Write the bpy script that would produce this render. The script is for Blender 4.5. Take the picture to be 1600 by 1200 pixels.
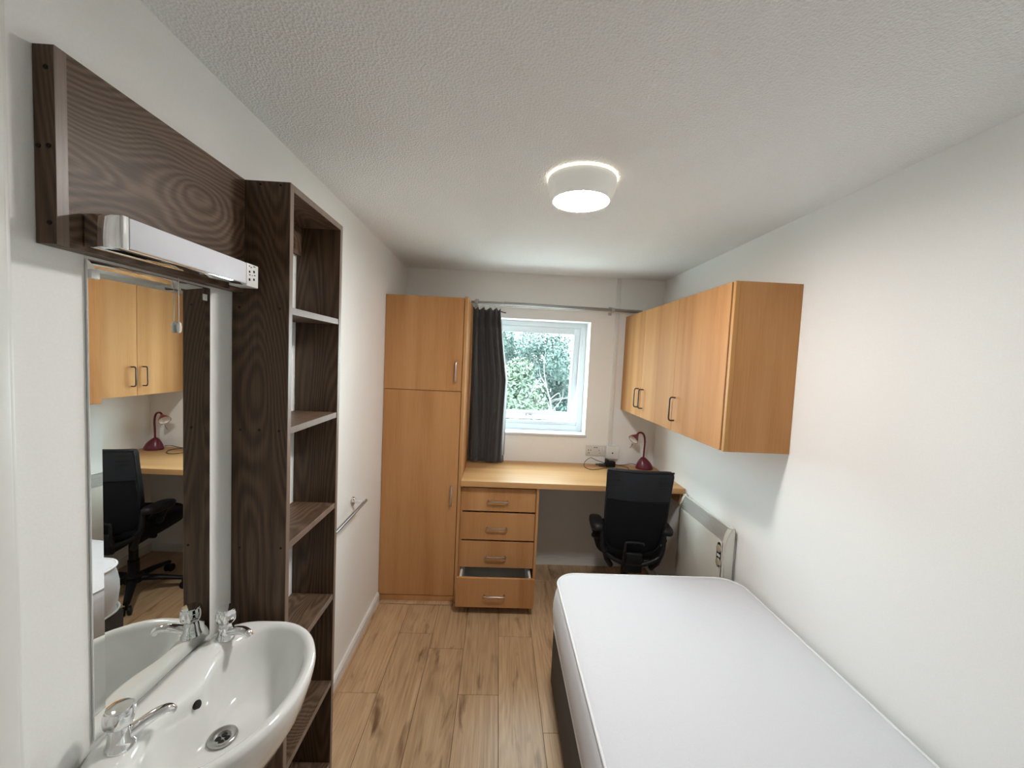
import bpy, bmesh, math, random
from mathutils import Vector, Matrix
random.seed(7)
S = bpy.context.scene
COL = S.collection
for o in list(bpy.data.objects):
    bpy.data.objects.remove(o, do_unlink=True)

# ------------------------------------------------------------------ camera
R_ = Vector((0.9984574, -0.0313367, 0.0458343))
U_ = Vector((-0.0438590, 0.0610557, 0.9971703))
F_ = Vector((0.0340465, 0.9976423, -0.0595871))
cam_d = bpy.data.cameras.new('camera')
cam_d.sensor_width = 36.0
cam_d.sensor_fit = 'HORIZONTAL'
cam_d.lens = 14.404
cam_d.clip_start = 0.02
cam = bpy.data.objects.new('camera', cam_d)
COL.objects.link(cam)
cam.matrix_world = Matrix(((R_.x, U_.x, -F_.x, 0.0), (R_.y, U_.y, -F_.y, 0.0),
                           (R_.z, U_.z, -F_.z, 1.5974), (0, 0, 0, 1)))
S.camera = cam

# ------------------------------------------------------------------ world (bright overcast sky) and exposure
SKY = 11.5
LAMP = 98.0
RING = 2.2
w = bpy.data.worlds.new('overcast_sky')
S.world = w
w.use_nodes = True
bg = w.node_tree.nodes['Background']
bg.inputs['Color'].default_value = (0.83, 0.93, 1.0, 1)
bg.inputs['Strength'].default_value = SKY
S.view_settings.view_transform = 'Standard'
S.view_settings.look = 'None'
S.view_settings.gamma = 1.0
S.view_settings.exposure = 0.88
S.view_settings.use_curve_mapping = False

XL, XR, YB, YF, H = -0.717, 1.243, 3.139, -0.6, 2.25

# sampling guide for the real window opening (gives off no light of its own)
pl = bpy.data.lights.new('window_portal', 'AREA')
pl.shape = 'RECTANGLE'
pl.size, pl.size_y = 0.82, 0.87
pl.cycles.is_portal = True
plo = bpy.data.objects.new('window_portal', pl)
COL.objects.link(plo)
plo.location = (0.28, YB + 0.02, 1.472)
plo.rotation_euler = (math.radians(-90), 0, 0)

# ------------------------------------------------------------------ materials
def new_mat(name):
    m = bpy.data.materials.new(name)
    m.use_nodes = True
    nt = m.node_tree
    return m, nt, nt.nodes['Principled BSDF']

def node(nt, t, **k):
    n = nt.nodes.new(t)
    for a, v in k.items():
        if a.startswith('i_'):
            n.inputs[a[2:].replace('_', ' ')].default_value = v
        else:
            setattr(n, a, v)
    return n

def link(nt, a, b):
    nt.links.new(a, b)

def coords(nt, scale, rand=True):
    tc = node(nt, 'ShaderNodeTexCoord')
    mp = node(nt, 'ShaderNodeMapping')
    mp.inputs['Scale'].default_value = scale
    link(nt, tc.outputs['Object'], mp.inputs['Vector'])
    if not rand:
        return mp.outputs['Vector']
    oi = node(nt, 'ShaderNodeObjectInfo')
    mu = node(nt, 'ShaderNodeMath', operation='MULTIPLY')
    mu.inputs[1].default_value = 37.0
    link(nt, oi.outputs['Random'], mu.inputs[0])
    ad = node(nt, 'ShaderNodeVectorMath', operation='ADD')
    link(nt, mp.outputs['Vector'], ad.inputs[0])
    link(nt, mu.outputs[0], ad.inputs[1])
    return ad.outputs[0]

def ramp(nt, fac, stops):
    r = node(nt, 'ShaderNodeValToRGB')
    e = r.color_ramp.elements
    while len(e) < len(stops):
        e.new(0.5)
    for i, (p, c) in enumerate(stops):
        e[i].position = p
        e[i].color = (*c, 1)
    link(nt, fac, r.inputs['Fac'])
    return r.outputs['Color']

def bump(nt, p, height, strength, dist):
    b = node(nt, 'ShaderNodeBump')
    b.inputs['Strength'].default_value = strength
    b.inputs['Distance'].default_value = dist
    link(nt, height, b.inputs['Height'])
    link(nt, b.outputs['Normal'], p.inputs['Normal'])

def plain(name, col, rough=0.5, metal=0.0, noise=0.0, nscale=60, coat=0.0, spec=0.5):
    m, nt, p = new_mat(name)
    p.inputs['Base Color'].default_value = (*col, 1)
    p.inputs['Roughness'].default_value = rough
    p.inputs['Metallic'].default_value = metal
    p.inputs['Coat Weight'].default_value = coat
    p.inputs['Specular IOR Level'].default_value = spec
    v = coords(nt, (nscale,) * 3)
    n = node(nt, 'ShaderNodeTexNoise', i_Scale=1.0, i_Detail=3.0)
    link(nt, v, n.inputs['Vector'])
    lo = tuple(c * (1 - max(noise, 0.02)) for c in col)
    c = ramp(nt, n.outputs['Fac'], [(0.3, lo), (0.7, col)])
    link(nt, c, p.inputs['Base Color'])
    if noise:
        bump(nt, p, n.outputs['Fac'], min(1.0, noise * 2), 0.002)
    return m

def wood(name, dark, mid, light, axis='Z', across=7.0, along=0.8, freq=28.0, ring=0.5, fib=(170, 5),
         rough=0.4, fib_amt=0.5, broad=0.35, spec=0.5, knots=None):
    m, nt, p = new_mat(name)
    ax = 'XYZ'.index(axis)
    def sc(a, b):
        s = [a, a, a]
        s[ax] = b
        return tuple(s)
    v1 = coords(nt, sc(across, along))
    n1 = node(nt, 'ShaderNodeTexNoise', i_Scale=1.0, i_Detail=1.5, i_Roughness=0.45, i_Distortion=0.25)
    link(nt, v1, n1.inputs['Vector'])
    mu = node(nt, 'ShaderNodeMath', operation='MULTIPLY')
    mu.inputs[1].default_value = freq
    link(nt, n1.outputs['Fac'], mu.inputs[0])
    sn = node(nt, 'ShaderNodeMath', operation='SINE')
    link(nt, mu.outputs[0], sn.inputs[0])
    v2 = coords(nt, sc(*fib))
    n2 = node(nt, 'ShaderNodeTexNoise', i_Scale=1.0, i_Detail=3.0, i_Roughness=0.6)
    link(nt, v2, n2.inputs['Vector'])
    v3 = coords(nt, sc(across * 2.2, along * 0.35))
    n3 = node(nt, 'ShaderNodeTexNoise', i_Scale=1.0, i_Detail=2.0)
    link(nt, v3, n3.inputs['Vector'])
    # fac = .5 + ring*.5*sin + fib_amt*(n2-.5) + broad*(n3-.5)
    def ma(x, k, base):
        a = node(nt, 'ShaderNodeMath', operation='MULTIPLY_ADD')
        a.inputs[1].default_value = k
        link(nt, x, a.inputs[0])
        if isinstance(base, float):
            a.inputs[2].default_value = base
        else:
            link(nt, base, a.inputs[2])
        return a.outputs[0]
    f = ma(sn.outputs[0], ring * 0.5, 0.5 - 0.5 * fib_amt * 2 - 0.5 * broad * 2)
    f = ma(n2.outputs['Fac'], fib_amt * 2, f)
    f = ma(n3.outputs['Fac'], broad * 2, f)
    c = ramp(nt, f, [(0.08, dark), (0.5, mid), (0.92, light)])
    if knots:
        v4 = coords(nt, sc(*knots[0]))
        n4 = node(nt, 'ShaderNodeTexNoise', i_Scale=1.0, i_Detail=3.0, i_Roughness=0.55, i_Distortion=0.6)
        link(nt, v4, n4.inputs['Vector'])
        k = ramp(nt, n4.outputs['Fac'], [(0.585, (1, 1, 1)), (0.74, knots[1])])
        mx = node(nt, 'ShaderNodeMix', data_type='RGBA', blend_type='MULTIPLY')
        mx.inputs[0].default_value = 1.0
        link(nt, c, mx.inputs[6])
        link(nt, k, mx.inputs[7])
        oi = node(nt, 'ShaderNodeObjectInfo')
        tv = node(nt, 'ShaderNodeMapRange')
        tv.inputs[3].default_value = 0.86
        tv.inputs[4].default_value = 1.1
        link(nt, oi.outputs['Random'], tv.inputs[0])
        mm = node(nt, 'ShaderNodeVectorMath', operation='SCALE')
        link(nt, mx.outputs[2], mm.inputs[0])
        link(nt, tv.outputs[0], mm.inputs['Scale'])
        c = mm.outputs[0]
    link(nt, c, p.inputs['Base Color'])
    p.inputs['Roughness'].default_value = rough
    p.inputs['Specular IOR Level'].default_value = spec
    bump(nt, p, n2.outputs['Fac'], 0.12, 0.001)
    return m

def glow(name, col, strength):
    m, nt, p = new_mat(name)
    p.inputs['Base Color'].default_value = (0.9, 0.9, 0.88, 1)
    p.inputs['Emission Color'].default_value = (*col, 1)
    p.inputs['Emission Strength'].default_value = strength
    return m

M = {}
M['wall'] = plain('wall_paint', (0.92, 0.913, 0.893), 0.55, noise=0.03, nscale=220)
M['wall_gloss'] = plain('gloss_paint', (0.80, 0.79, 0.76), 0.35, noise=0.02)
# stippled ceiling
m, nt, p = new_mat('stippled_ceiling')
p.inputs['Base Color'].default_value = (0.94, 0.94, 0.935, 1)
p.inputs['Roughness'].default_value = 0.75
v = coords(nt, (1, 1, 1), False)
n1 = node(nt, 'ShaderNodeTexNoise', i_Scale=230.0, i_Detail=3.0, i_Roughness=0.6)
vo = node(nt, 'ShaderNodeTexVoronoi', i_Scale=150.0)
link(nt, v, n1.inputs['Vector']); link(nt, v, vo.inputs['Vector'])
ad = node(nt, 'ShaderNodeMath', operation='ADD')
link(nt, n1.outputs['Fac'], ad.inputs[0]); link(nt, vo.outputs['Distance'], ad.inputs[1])
bump(nt, p, ad.outputs[0], 0.6, 0.005)
M['ceiling'] = m
M['beech'] = wood('beech_laminate', (0.38, 0.175, 0.068), (0.49, 0.245, 0.101), (0.565, 0.305, 0.138), 'Z',
                  across=5, along=0.5, freq=16, ring=0.25, fib=(260, 6), fib_amt=0.35, broad=0.5, rough=0.6, spec=0.05)
M['beech_x_lit'] = wood('beech_laminate_cross_lit', (0.42, 0.22, 0.085), (0.52, 0.285, 0.12), (0.60, 0.36, 0.17), 'X',
                    across=8, along=0.5, freq=14, ring=0.25, fib=(200, 4), fib_amt=0.35, broad=0.5, rough=0.42, spec=0.16)  # same laminate as the doors, lightened to carry the brighter light on the worktop
M['beech_edge'] = wood('beech_edge_band', (0.44, 0.22, 0.075), (0.50, 0.26, 0.095), (0.55, 0.3, 0.12), 'Z', rough=0.5, ring=0.1, spec=0.15)
M['walnut'] = wood('walnut_laminate', (0.034, 0.018, 0.009), (0.078, 0.045, 0.025), (0.135, 0.083, 0.050), 'Z',
                   across=5.0, along=0.7, freq=280, ring=0.42, fib=(230, 8), fib_amt=0.5, broad=0.3, rough=0.45, spec=0.35)
M['walnut_y'] = wood('walnut_laminate_along', (0.052, 0.029, 0.016), (0.105, 0.063, 0.038), (0.17, 0.108, 0.070), 'Y',
                     across=4.5, along=1.9, freq=260, ring=0.55, fib=(230, 8), fib_amt=0.5, broad=0.35, rough=0.45, spec=0.35)
M['walnut_edge'] = wood('walnut_edge_band', (0.13, 0.09, 0.068), (0.19, 0.135, 0.105), (0.25, 0.18, 0.14), 'Z',
                        across=9, ring=0.15, fib=(200, 8), rough=0.38)
M['oak'] = wood('oak_floor_plank', (0.32, 0.195, 0.10), (0.50, 0.325, 0.185), (0.62, 0.43, 0.26), 'Y',
                across=7.0, along=0.9, freq=90, ring=0.16, fib=(150, 5), fib_amt=0.55, broad=0.35, rough=0.36,
                knots=((13, 3.2), (0.34, 0.27, 0.22)))
M['joint'] = plain('floor_joint', (0.05, 0.03, 0.018), 0.7)
M['white_plastic'] = plain('white_plastic', (0.78, 0.78, 0.76), 0.35)
M['upvc'] = plain('white_upvc', (0.74, 0.775, 0.81), 0.35)
M['cream'] = plain('cream_enamel', (0.68, 0.66, 0.60), 0.4)
M['grille'] = plain('grey_grille', (0.40, 0.39, 0.36), 0.5)
M['beige_knob'] = plain('beige_dial', (0.42, 0.37, 0.26), 0.4)
M['black_plastic'] = plain('black_plastic', (0.006, 0.006, 0.007), 0.5, spec=0.3)
M['black_fabric'] = plain('black_chair_fabric', (0.006, 0.006, 0.008), 0.7, noise=0.25, nscale=500, spec=0.2)
M['black_vinyl'] = plain('black_headrest_vinyl', (0.008, 0.009, 0.012), 0.45, spec=0.35)
M['hole'] = plain('dark_recess', (0.008, 0.007, 0.006), 0.8)
M['chrome'] = plain('chrome', (0.82, 0.82, 0.83), 0.06, metal=1.0)
M['steel'] = plain('brushed_steel', (0.55, 0.54, 0.53), 0.28, metal=1.0)
M['dull_steel'] = plain('dull_steel_tube', (0.34, 0.33, 0.32), 0.3, metal=1.0)
M['gunmetal'] = plain('dark_metal_handle', (0.10, 0.10, 0.095), 0.35, metal=0.9)
M['porcelain'] = plain('white_porcelain', (0.82, 0.82, 0.80), 0.08, coat=0.6)
M['burgundy'] = plain('burgundy_plastic', (0.13, 0.012, 0.03), 0.28)
M['burgundy_light'] = plain('burgundy_shade', (0.26, 0.05, 0.075), 0.3)
M['charcoal'] = plain('charcoal_bed_fabric', (0.055, 0.050, 0.047), 0.85, noise=0.15, nscale=400)
M['diffuser'] = plain('opal_diffuser', (0.74, 0.74, 0.80), 0.55)
M['lamp_body'] = glow('faintly_lit_lamp_body', (1.0, 0.95, 0.82), 0.08)
M['drawer_in'] = plain('grey_drawer_lining', (0.74, 0.73, 0.69), 0.5)
M['grey_socket'] = plain('socket_plate', (0.70, 0.68, 0.64), 0.3)
M['glow'] = glow('lit_diffuser', (1.0, 0.98, 0.945), LAMP)
M['glow_ring'] = glow('lit_rim', (1.0, 0.90, 0.66), RING)
# mirror
m, nt, p = new_mat('mirror_silver')
p.inputs['Base Color'].default_value = (0.86, 0.88, 0.86, 1)
p.inputs['Metallic'].default_value = 1.0
p.inputs['Roughness'].default_value = 0.0
M['mirror'] = m
# mattress ticking
m, nt, p = new_mat('white_mattress_ticking')
p.inputs['Roughness'].default_value = 0.85
p.inputs['Sheen Weight'].default_value = 0.15
v = coords(nt, (30, 30, 300))
n1 = node(nt, 'ShaderNodeTexNoise', i_Scale=1.0, i_Detail=4.0)
link(nt, v, n1.inputs['Vector'])
v2 = coords(nt, (700, 700, 700))
n2 = node(nt, 'ShaderNodeTexNoise', i_Scale=1.0, i_Detail=2.0)
link(nt, v2, n2.inputs['Vector'])
c = ramp(nt, n2.outputs['Fac'], [(0.3, (0.64, 0.64, 0.68)), (0.7, (0.71, 0.71, 0.75))])
link(nt, c, p.inputs['Base Color'])
bump(nt, p, n1.outputs['Fac'], 0.25, 0.004)
M['ticking'] = m
M['piping'] = plain('white_piping', (0.80, 0.80, 0.81), 0.7)
# curtain
m, nt, p = new_mat('charcoal_curtain')
p.inputs['Roughness'].default_value = 0.75
p.inputs['Sheen Weight'].default_value = 0.3
v = coords(nt, (900, 900, 200))
n1 = node(nt, 'ShaderNodeTexNoise', i_Scale=1.0, i_Detail=2.0)
link(nt, v, n1.inputs['Vector'])
link(nt, ramp(nt, n1.outputs['Fac'], [(0.3, (0.022, 0.023, 0.026)), (0.7, (0.036, 0.037, 0.041))]), p.inputs['Base Color'])
bump(nt, p, n1.outputs['Fac'], 0.2, 0.001)
M['curtain'] = m
M['lining'] = plain('pale_curtain_lining', (0.42, 0.41, 0.42), 0.8)
# glass
m = bpy.data.materials.new('window_glass')
m.use_nodes = True
nt = m.node_tree
nt.nodes.clear()
out = node(nt, 'ShaderNodeOutputMaterial')
tr = node(nt, 'ShaderNodeBsdfTransparent')
tr.inputs['Color'].default_value = (0.90, 0.97, 0.955, 1)
gl = node(nt, 'ShaderNodeBsdfGlossy')
gl.inputs['Roughness'].default_value = 0.02
mx = node(nt, 'ShaderNodeMixShader')
mx.inputs[0].default_value = 0.05
link(nt, tr.outputs[0], mx.inputs[1]); link(nt, gl.outputs[0], mx.inputs[2]); link(nt, mx.outputs[0], out.inputs[0])
M['glass'] = m
# leaves, bark, outside ground
def leaf_mat(name, a, b):
    m, nt, p = new_mat(name)
    v = coords(nt, (1.6, 1.6, 1.6))
    n = node(nt, 'ShaderNodeTexNoise', i_Scale=1.0, i_Detail=4.0)
    link(nt, v, n.inputs['Vector'])
    link(nt, ramp(nt, n.outputs['Fac'], [(0.35, a), (0.65, b)]), p.inputs['Base Color'])
    p.inputs['Roughness'].default_value = 0.5
    p.inputs['Transmission Weight'].default_value = 0.0
    return m
M['leaf_a'] = leaf_mat('leaf_blue_green', (0.020, 0.040, 0.033), (0.034, 0.060, 0.050))
M['leaf_b'] = leaf_mat('leaf_yellow_green', (0.034, 0.056, 0.034), (0.056, 0.078, 0.046))
M['bark'] = plain('pale_bark', (0.07, 0.068, 0.064), 0.9, noise=0.3, nscale=12)
M['bark_white'] = plain('bleached_bark', (0.10, 0.098, 0.093), 0.9)
M['bounce_ground'] = plain('light_bounce_ground', (0.62, 0.61, 0.58), 0.9, noise=0.15, nscale=8)  # paleness added so the outside ground bounces skylight up to the ceiling

# ------------------------------------------------------------------ helpers
ORG = {}
def tag(o, label=None, cat=None, group=None, kind=None):
    if label: o['label'] = label
    if cat: o['category'] = cat
    if group: o['group'] = group
    if kind: o['kind'] = kind
    return o

def thing(name, loc, label, cat, group=None):
    o = bpy.data.objects.new(name, None)
    o.empty_display_size = 0.05
    COL.objects.link(o)
    o.location = loc
    ORG[o.name] = Vector(loc)
    return tag(o, label, cat, group)

class B:
    def __init__(s):
        s.bm = bmesh.new()
    def box(s, x0, x1, y0, y1, z0, z1, bev=0.0, seg=2):
        t = bmesh.new()
        bmesh.ops.create_cube(t, size=1.0)
        for v in t.verts:
            v.co = Vector((x0 + (v.co.x + .5) * (x1 - x0), y0 + (v.co.y + .5) * (y1 - y0), z0 + (v.co.z + .5) * (z1 - z0)))
        if bev:
            bmesh.ops.bevel(t, geom=list(t.edges), offset=bev, segments=seg, profile=0.5, affect='EDGES')
        return s.merge(t)
    def merge(s, t):
        me = bpy.data.meshes.new('tmp')
        t.to_mesh(me); t.free()
        s.bm.from_mesh(me)
        bpy.data.meshes.remove(me)
        return s
    def xform_box(s, sx, sy, sz, mat, bev=0.0):
        t = bmesh.new()
        bmesh.ops.create_cube(t, size=1.0)
        for v in t.verts:
            v.co = Vector((v.co.x * sx, v.co.y * sy, v.co.z * sz))
        if bev:
            bmesh.ops.bevel(t, geom=list(t.edges), offset=bev, segments=2, profile=0.5, affect='EDGES')
        t.transform(mat)
        return s.merge(t)
    def loft(s, rings, closed=True, caps=(True, True)):
        vs = [[s.bm.verts.new(p) for p in r] for r in rings]
        n = len(rings[0])
        for a, b in zip(vs[:-1], vs[1:]):
            for i in range(n if closed else n - 1):
                j = (i + 1) % n
                s.bm.faces.new((a[i], a[j], b[j], b[i]))
        if closed and caps[0]:
            s.bm.faces.new(list(reversed(vs[0])))
        if closed and caps[1]:
            s.bm.faces.new(vs[-1])
        return s
    def tube(s, pts, r, seg=10, flat=1.0, caps=True):
        pts = [Vector(p) for p in pts]
        rs = r if isinstance(r, (list, tuple)) else [r] * len(pts)
        rings = []
        up = None
        for i, p in enumerate(pts):
            d = (pts[min(i + 1, len(pts) - 1)] - pts[max(i - 1, 0)]).normalized()
            if up is None:
                up = Vector((0, 0, 1)) if abs(d.z) < 0.9 else Vector((0, 1, 0))
            a = d.cross(up).normalized()
            b = a.cross(d).normalized()
            up = b
            rings.append([p + a * math.cos(2 * math.pi * k / seg) * rs[i] + b * math.sin(2 * math.pi * k / seg) * rs[i] * flat for k in range(seg)])
        return s.loft(rings, True, (caps, caps))
    def lathe(s, prof, org, axis=(0, 0, 1), seg=32, caps=(True, True)):
        ax = Vector(axis).normalized()
        q = Vector((0, 0, 1)).rotation_difference(ax)
        org = Vector(org)
        rings = [[org + q @ Vector((r * math.cos(2 * math.pi * k / seg), r * math.sin(2 * math.pi * k / seg), h)) for k in range(seg)] for r, h in prof]
        return s.loft(rings, True, caps)
    def obj(s, name, mat, parent=None, smooth=35, mods=None, **tags):
        bmesh.ops.recalc_face_normals(s.bm, faces=list(s.bm.faces))
        org = Vector((0, 0, 0))
        me = bpy.data.meshes.new(name)
        o = bpy.data.objects.new(name, me)
        COL.objects.link(o)
        if parent is not None:
            org = ORG.get(parent.name, Vector((0, 0, 0)))
            o.parent = parent
            for v in s.bm.verts:
                v.co -= org
        ORG[o.name] = org
        s.bm.to_mesh(me); s.bm.free()
        me.materials.append(M[mat])
        if smooth:
            me.polygons.foreach_set('use_smooth', [True] * len(me.polygons))
            me.set_sharp_from_angle(angle=math.radians(smooth))
        if mods:
            mo = o.modifiers.new('subsurf', 'SUBSURF')
            mo.levels = mo.render_levels = mods
        tag(o, **tags)
        return o

def structure(o):
    o['kind'] = 'structure'
    return o

def bezier(pts, n=8):
    """Catmull-Rom through pts"""
    P = [Vector(p) for p in pts]
    P = [P[0] * 2 - P[1]] + P + [P[-1] * 2 - P[-2]]
    out = []
    for i in range(1, len(P) - 2):
        for k in range(n):
            t = k / n
            a, b, c, d = P[i - 1], P[i], P[i + 1], P[i + 2]
            out.append(0.5 * ((2 * b) + (c - a) * t + (2 * a - 5 * b + 4 * c - d) * t * t + (3 * b - a - 3 * c + d) * t ** 3))
    out.append(P[-2])
    return out

def curve_s(p0, p1, t):
    t = max(0, min(1, t))
    return p0 + (p1 - p0) * t * t * (3 - 2 * t)

# ------------------------------------------------------------------ room shell
WX0, WX1, WZ0, WZ1 = -0.13, 0.691, 1.034, 1.910   # window opening
floor = structure(B().box(XL - .1, XR + .1, YF - .1, YB + .3, -0.12, -0.004).obj('floor', 'joint'))
bounds = [XL - .0, -0.504, -0.3135, -0.126, 0.0665, 0.259, 0.4515, 0.644, 0.8365, 1.029, 1.2215, XR]
joints = [1.859, 2.285, 2.165, 1.859, 2.274, 2.274 - .61, 1.60, 2.05, 1.5, 2.3, 1.9]
for i in range(len(bounds) - 1):
    ys = sorted({YF, YB} | {joints[i] + k * 1.22 for k in range(-4, 3) if YF + .05 < joints[i] + k * 1.22 < YB - .05})
    for a, b in zip(ys[:-1], ys[1:]):
        g = 0.0009
        B().box(bounds[i] + g, bounds[i + 1] - g, a + g * .8, b - g * .8, -0.004, 0.0, 0.0008, 1).obj('plank', 'oak', floor)

structure(B().box(XL - .1, XR + .1, YF - .1, YB + .3, H, H + .12).obj('ceiling', 'ceiling'))
structure(B().box(XL - .1, XL, YF - .1, YB + .3, -.1, H + .1).obj('wall_left', 'wall'))
structure(B().box(XR, XR + .1, YF - .1, YB + .3, -.1, H + .1).obj('wall_right', 'wall'))
structure(B().box(XL - .1, XR + .1, YF - .1, YF, -.1, H + .1).obj('wall_front', 'wall'))
t = bmesh.new()
# back wall with a real opening: four sides and the reveal between two ring faces
def back_wall():
    b = B()
    D = 0.30
    o_ = [(XL - .1, -.1), (XR + .1, -.1), (XR + .1, H + .1), (XL - .1, H + .1)]
    i_ = [(WX0, WZ0), (WX1, WZ0), (WX1, WZ1), (WX0, WZ1)]
    rings = []
    for y, pts in ((YB, o_), (YB, i_), (YB + D, i_), (YB + D, o_), (YB, o_)):
        rings.append([Vector((x, y, z)) for x, z in pts])
    b.loft(rings, True, (False, False))
    bmesh.ops.remove_doubles(b.bm, verts=list(b.bm.verts), dist=1e-5)
    return b
t.free()
structure(back_wall().obj('wall_back', 'wall', smooth=0))

def skirting(name, x0, x1, y0, y1, h, side):
    b = B()
    if side == 'x':      # along y, proud in x
        b.box(x0, x1, y0, y1, 0.0, h - .010)
        b.box(x0, x0 + (x1 - x0) * .75, y0, y1, h - .010, h)
    else:
        b.box(x0, x1, y0, y1, 0.0, h - .010)
        b.box(x0, x1, y0 + (y1 - y0) * .25, y1, h - .010, h)
    return structure(b.obj(name, 'wall_gloss'))
skirting('baseboard_left', XL, XL + .015, 1.49, 2.572, .066, 'x')
skirting('baseboard_back', 0.30, XR, YB - .015, YB, .056, 'y')
skirting('baseboard_right', XR - .015, XR, YF, YB - .016, .056, 'xr')
b = B()
b.tube([(XL + .019, 1.49, .004), (XL + .019, 2.557, .004)], .006, 8)
structure(b.obj('trim_1', 'oak'))
# door frame on the left wall, just at the frame edge
b = B()
b.box(XL, XL + .020, .545, .610, 0, 2.06, .004)
b.box(XL, XL + .012, .607, .621, 0, 2.07, .003)
b.box(XL, XL + .020, -.33, -.265, 0, 2.06, .004)
b.box(XL, XL + .020, -.33, .610, 2.06, 2.125, .004)
structure(b.obj('trim_2', 'wall_gloss'))
d = structure(B().box(XL - .02, XL + .006, -.265, .545, .01, 2.06, .002).obj('door_1', 'wall_gloss'))
b = B()
b.lathe([(.025, 0), (.025, .008), (.010, .010), (.010, .05)], (XL + .0065, -.19, 1.02), (1, 0, 0), 16)
b.tube([(XL + .05, -.19, 1.02), (XL + .053, -.07, 1.02)], .009, 10)
b.obj('door_handle', 'steel', d)

# ------------------------------------------------------------------ window
FY = YB + .14
win = thing('window_1', (0.28, FY, WZ0), 'white framed top hung window pushed slightly open above the desk', 'window')
structure(win)
b = B()
b.box(WX0, WX0 + .048, FY, FY + .06, WZ0, WZ1, .003)
b.box(WX1 - .048, WX1, FY, FY + .06, WZ0, WZ1, .003)
b.box(WX0 + .046, WX1 - .046, FY, FY + .06, WZ1 - .041, WZ1, .003)
b.box(WX0 + .046, WX1 - .046, FY, FY + .06, WZ0, WZ0 + .05, .003)
b.box(WX0 + .046, WX1 - .046, FY + .012, FY + .06, WZ0 + .048, WZ0 + .078, .003)
b.obj('window_frame', 'upvc', win)
# sash hinged at the top, bottom pushed out
SX0, SX1, SZ0, SZ1 = WX0 + .048, WX1 - .048, 1.112, 1.869
ang = math.radians(6.0)
hinge = Matrix.Translation((0, FY + .012, SZ1)) @ Matrix.Rotation(ang, 4, 'X') @ Matrix.Translation((0, -(FY + .012), -SZ1))
def sash(bb):
    bmesh.ops.transform(bb.bm, matrix=hinge, verts=list(bb.bm.verts))
    return bb
b = B()
y0, y1 = FY + .006, FY + .056
b.box(SX0, SX0 + .050, y0, y1, SZ0, SZ1, .004)
b.box(SX1 - .050, SX1, y0, y1, SZ0, SZ1, .004)
b.box(SX0 + .048, SX1 - .048, y0, y1, SZ1 - .052, SZ1, .004)
b.box(SX0 + .048, SX1 - .048, y0, y1, SZ0, SZ0 + .060, .004)
so = sash(b).obj('sash', 'upvc', win)
b = B()
b.box(SX0 + .046, SX1 - .046, y0 + .02, y0 + .026, SZ0 + .056, SZ1 - .048)
sash(b).obj('pane', 'glass', so)
b = B()
b.box(SX0 + .05, SX1 - .05, y0 + .014, y0 + .02, SZ0 + .058, SZ0 + .066)
b.box(SX1 - .058, SX1 - .05, y0 + .014, y0 + .02, SZ0 + .06, SZ1 - .052)
sash(b).obj('glazing_bead', 'white_plastic', so)
b = B()
b.box(.238, .288, y0 - .010, y0, SZ0 + .018, SZ0 + .042, .003)
b.tube([(.25, y0 - .012, SZ0 + .036), (.262, y0 - .03, SZ0 + .030), (.305, y0 - .032, SZ0 + .022)], .006, 8)
sash(b).obj('window_handle', 'steel', so)
b = B()
b.box(WX0 + .001, WX1 - .001, YB + .0, FY, WZ0, WZ0 + .006, .001)
b.box(WX0 - .018, WX1 + .012, YB - .014, YB - .0005, WZ0 - .012, WZ0 + .006, .003)
b.obj('window_sill', 'upvc', win)

# ------------------------------------------------------------------ ceiling light
LC = Vector((.267, 1.49, 0))
cl = thing('ceiling_light', (LC.x, LC.y, H), 'round drum ceiling light with glowing opal face, switched on', 'ceiling light')
b = B().lathe([(.1228, H - .001), (.1228, H - .0045), (.1205, H - .006)], LC, seg=64)
b.obj('lit_rim', 'glow_ring', cl)
b = B().lathe([(.120, H - .006), (.1215, H - .009), (.1205, H - .026), (.117, H - .046), (.110, H - .064), (.1035, H - .078),
               (.1005, H - .0815), (.0985, H - .081), (.0985, H - .076)], LC, seg=64, caps=(True, False))
b.obj('lamp_body', 'lamp_body', cl, smooth=60)
b = B().lathe([(.0985, H - .076), (.0984, H - .081), (.092, H - .0835), (.06, H - .085), (.02, H - .0855)], LC, seg=64)
b.obj('diffuser', 'glow', cl, smooth=60)

# ------------------------------------------------------------------ wardrobe
WXR = -.2315
wd = thing('wardrobe', (-.46, 2.85, 0), 'tall beech wardrobe with two stacked doors in the left corner', 'wardrobe')
b = B()
b.box(XL + .003, XL + .021, 2.608, YB - .002, .0, 1.965)
b.box(XL + .021, -.2285, 2.608, YB - .002, 1.947, 1.965)
b.box(XL + .021, -.2285, 2.608, YB - .002, .047, .065)
b.box(XL + .021, -.2285, YB - .010, YB - .002, .065, 1.947)
b.box(XL + .021, -.2285, 2.612, YB - .01, 1.371, 1.389)
b.obj('carcass', 'beech', wd, smooth=0)
B().box(-.2275, -.2095, 2.586, YB - .002, 0.0, 1.975, .0008).obj('side_panel', 'beech', wd, smooth=0)
B().box(XL + .010, -.2285, 2.592, 2.606, 0.0, .043).obj('plinth', 'beech', wd, smooth=0)
B().box(XL + .020, -.2285, 2.556, 2.591, 0.0, .010, .004).obj('floor_bead', 'oak', wd)
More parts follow.
